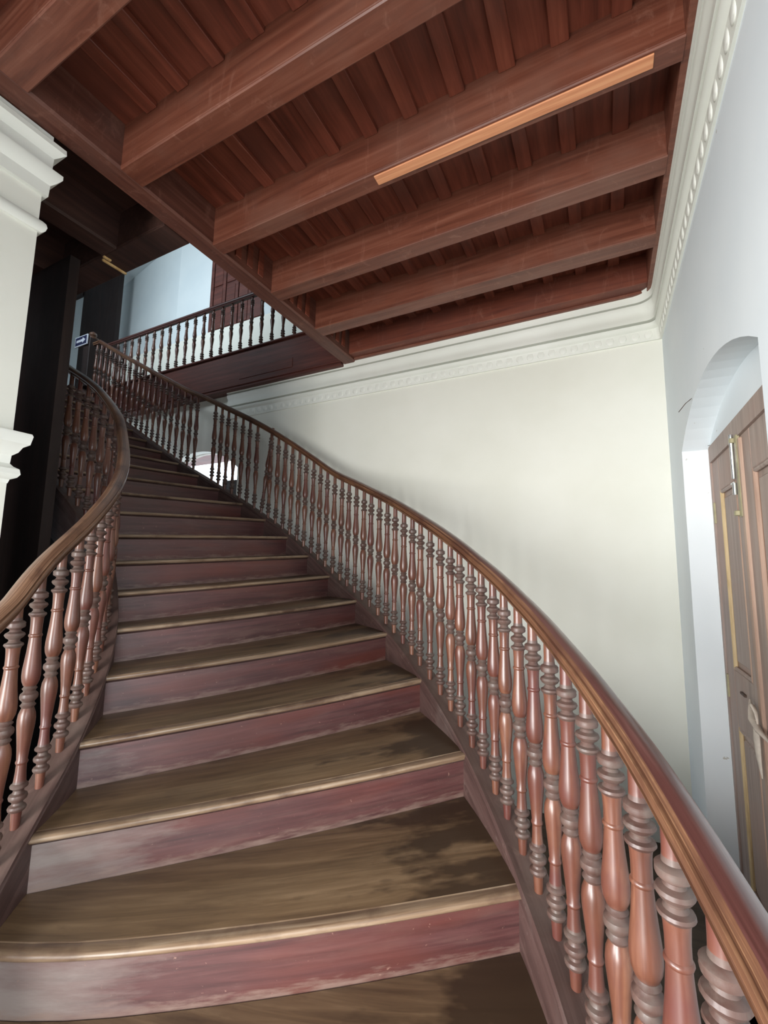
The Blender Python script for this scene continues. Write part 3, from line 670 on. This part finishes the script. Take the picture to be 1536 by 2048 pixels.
kR = [.508, .725, .967, 1.194, 1.434, 1.631, 1.855, 2.068, 2.302, 2.504, 2.734, 2.985, 3.244, 3.469, 3.718, 3.984, 4.229, 4.48, 4.754, 4.998, 5.262, 5.521, 5.776, 6.077, 6.412, 6.75, 7.091, 7.446, 7.767, 8.102, 8.418, 8.739, 9.064, 9.37, 9.676, 10.012, 10.317, 10.651, 10.964, 11.267, 11.581, 12.459, 12.772, 13.105]
def march(side, k, w, step, kend):
    out = []; p = plan(side, k, w); dk = .01 if kend > k else -.01; acc = 0
    while (kend - k) * dk > 0:
        k += dk; q = plan(side, k, w); acc += (q - p).length; p = q
        if acc >= step: out.append(k); acc = 0
    return out
low = march('R', .508, .045, .1165, -3.2); high = march('R', 13.105, .045, .113, 19.7)
for k in low + kR + high:
    if abs(k - 9.37) < .001: add_bal('R', k, .045, rail_r, (math.radians(-2), math.radians(5.2), 0))
    else: add_bal('R', k, .045, rail_r)
kL = march('L', 2.893, .05, .1165, -3.2)[::-1] + [2.893] + march('L', 2.893, .05, .1165, 19.6)
for k in kL: add_bal('L', k, .05, rail_l)
# newel at the foot of each rail (behind the viewer) and at the head
def newel_vf(x, y, z0, z1, r=.05):
    pr = [(r, 0), (r, .12), (r * .8, .13), (r * .75, .2), (r * .95, .5), (r * .7, .62), (r * .9, .66), (r * .9, (z1 - z0) - .06), (r * 1.15, (z1 - z0) - .05), (r * 1.15, (z1 - z0) - .02), (r * .5, (z1 - z0)), (r * .75, (z1 - z0) + .02), (r * .8, (z1 - z0) + .05), (r * .4, (z1 - z0) + .08), (.004, (z1 - z0) + .09)]
    v, f, _ = lathe(pr, 16); return [(a + x, b + y, c + z0) for a, b, c in v], f
for side in 'RL':
    p = plan(side, -3.45, .045); v, f = newel_vf(p.x, p.y, FL, z_rail(side, -3.45) + .1); obj('newel', v, f, 'bal', stair, smooth=35)
NXY = (-6.40, 3.335)
v, f = box_vf(NXY[0] - .075, NXY[0] + .075, NXY[1] - .075, NXY[1] + .075, 2.405, 3.12, .006)
newel_t = obj('newel', v, f, 'darkwood', stair)
v, f, _ = lathe([(.08, 0), (.085, .02), (.05, .03), (.03, .05), (.05, .07), (.045, .1), (.01, .125)], 14)
obj('newel_finial', [(a + NXY[0], b + NXY[1], c + 3.12) for a, b, c in v], f, 'rail_left', newel_t, smooth=40)
p = plan('L', 19.9, .05); v, f = box_vf(p.x - .06, p.x + .04, p.y - .05, p.y + .05, z_string('L', 19.9) - .1, z_rail('L', 19.9) + .1, .006); obj('newel', v, f, 'darkwood', stair)

# ------------------------------------------------------------------ gallery balustrade on the upper floor
gal = empty('gallery_balustrade', (-4.4, 3.47, 2.41), 'dark turned balustrade along the upper gallery above the fascia', 'balustrade')
gp = [(w - .045, z) for w, z, _ in RS]
gz = 3.035
v, f = prism(gp, -6.36, HX0 - .02, lambda p_, z, a: (a, 3.47 + p_, gz + z)); g_rail = obj('handrail', v, f, 'rail_top', gal, smooth=40)
xg = -2.874 + .1565 * 3
while xg > -6.30:
    inst('baluster', BAL, gal, (xg, 3.47, 2.41), (.95, .95, (gz + .01 - 2.41) / (BL * 1870 / 1790)), (0, 0, random.uniform(0, 6))); xg -= .1565

# sign on the head newel
sg = empty('arrow_sign', (-6.50, 3.23, 2.99), 'small navy sign with white border and right-pointing white arrow on the stair newel', 'sign')
V, F, _ = merge([(*box_vf(-6.645, -6.345, 3.235, 3.25, 3.01, 3.16, .002), 0)]); obj('sign_board', V, F, 'signwhite', sg)
box('sign_field', -6.63, -6.36, 3.2325, 3.236, 3.025, 3.145, 'navy', sg)
ar = [(-6.60, 3.068), (-6.455, 3.068), (-6.455, 3.045), (-6.385, 3.086), (-6.455, 3.127), (-6.455, 3.104), (-6.60, 3.104)]
V = [(u, 3.2315, z) for u, z in ar] + [(u, 3.233, z) for u, z in ar]; n = len(ar)
obj('arrow', V, [tuple(range(n)), tuple(range(2 * n - 1, n - 1, -1))] + [(i, (i + 1) % n, n + (i + 1) % n, n + i) for i in range(n)], 'signwhite', sg)

# ------------------------------------------------------------------ upper storey seen through the stairwell
YU = 4.3
struct(box('wall_upper_dado', -7.6, 1.0, YU - .05, YU, 2.41, 3.40, 'wall'), 'white dado wall behind the gallery balusters')
struct(box('wall_upper_pier', -5.96, -5.215, YU, YU + .35, 3.40, 5.3, 'upper'), 'pale blue-white pier of the upper storey')
struct(obj('wall_upper_angle', [(-5.96, YU, 3.40), (-8.25, 4.72, 3.40), (-8.25, 4.72, 5.3), (-5.96, YU, 5.3), (-5.96, YU + .1, 3.40), (-8.25, 4.82, 3.40), (-8.25, 4.82, 5.3), (-5.96, YU + .1, 5.3)],
           [(0, 1, 2, 3), (4, 7, 6, 5), (0, 3, 7, 4), (1, 5, 6, 2), (3, 2, 6, 7), (0, 4, 5, 1)], 'upper'), 'pale blue-white angled wall of the upper storey')
w2 = struct(box('window_2', -5.215, -4.17, YU + .02, YU + .06, 3.40, 5.2, 'fascia'), 'brown timber shutters above the gallery dado')
for i in range(4):
    a = -5.215 + .261 * i
    box('shutter_stile', a, a + .06, YU, YU + .03, 3.40, 5.2, 'fascia', w2, .004)
    box('shutter_panel', a + .07, a + .25, YU + .005, YU + .022, 3.46, 4.1, 'fascia', w2, .006)
    box('shutter_panel', a + .07, a + .25, YU + .005, YU + .022, 4.16, 5.1, 'fascia', w2, .006)
struct(box('wall_upper_right', -4.17, 1.0, YU, YU + .2, 3.40, 5.3, 'upper'), 'white wall at the right end of the gallery')
struct(box('wall_upper_timber', -8.66, -7.56, YU - .02, YU + .06, 2.41, 5.3, 'darkwood'), 'dark timber wall beyond the head newel')
struct(box('wall_upper_lintel', -9.6, -8.66, YU - .04, YU + .06, 5.0, 5.3, 'darkwood'), 'dark timber lintel over the bright wall')
struct(box('wall_upper_far', -9.6, -8.66, YU, YU + .1, 2.41, 5.3, 'upper'), 'bright white wall at the far end of the landing')

struct(box('ceiling_upper', -9.7, 1.1, -3.0, 5.2, 5.3, 5.4, 'upper'), 'plain upper storey ceiling')  # unseen roof and walls below, added to keep sky light off the stairs
struct(box('wall_upper_left', -9.7, -9.6, -3.0, 5.2, 2.41, 5.3, 'upper'), 'left wall of the upper storey')
struct(box('wall_upper_end', 1.0, 1.1, -3.0, 5.2, 2.41, 5.3, 'upper'), 'right end wall of the upper storey')
struct(box('wall_upper_front', -9.7, 1.1, -3.1, -3.0, 2.41, 5.3, 'upper'), 'front wall of the upper storey')
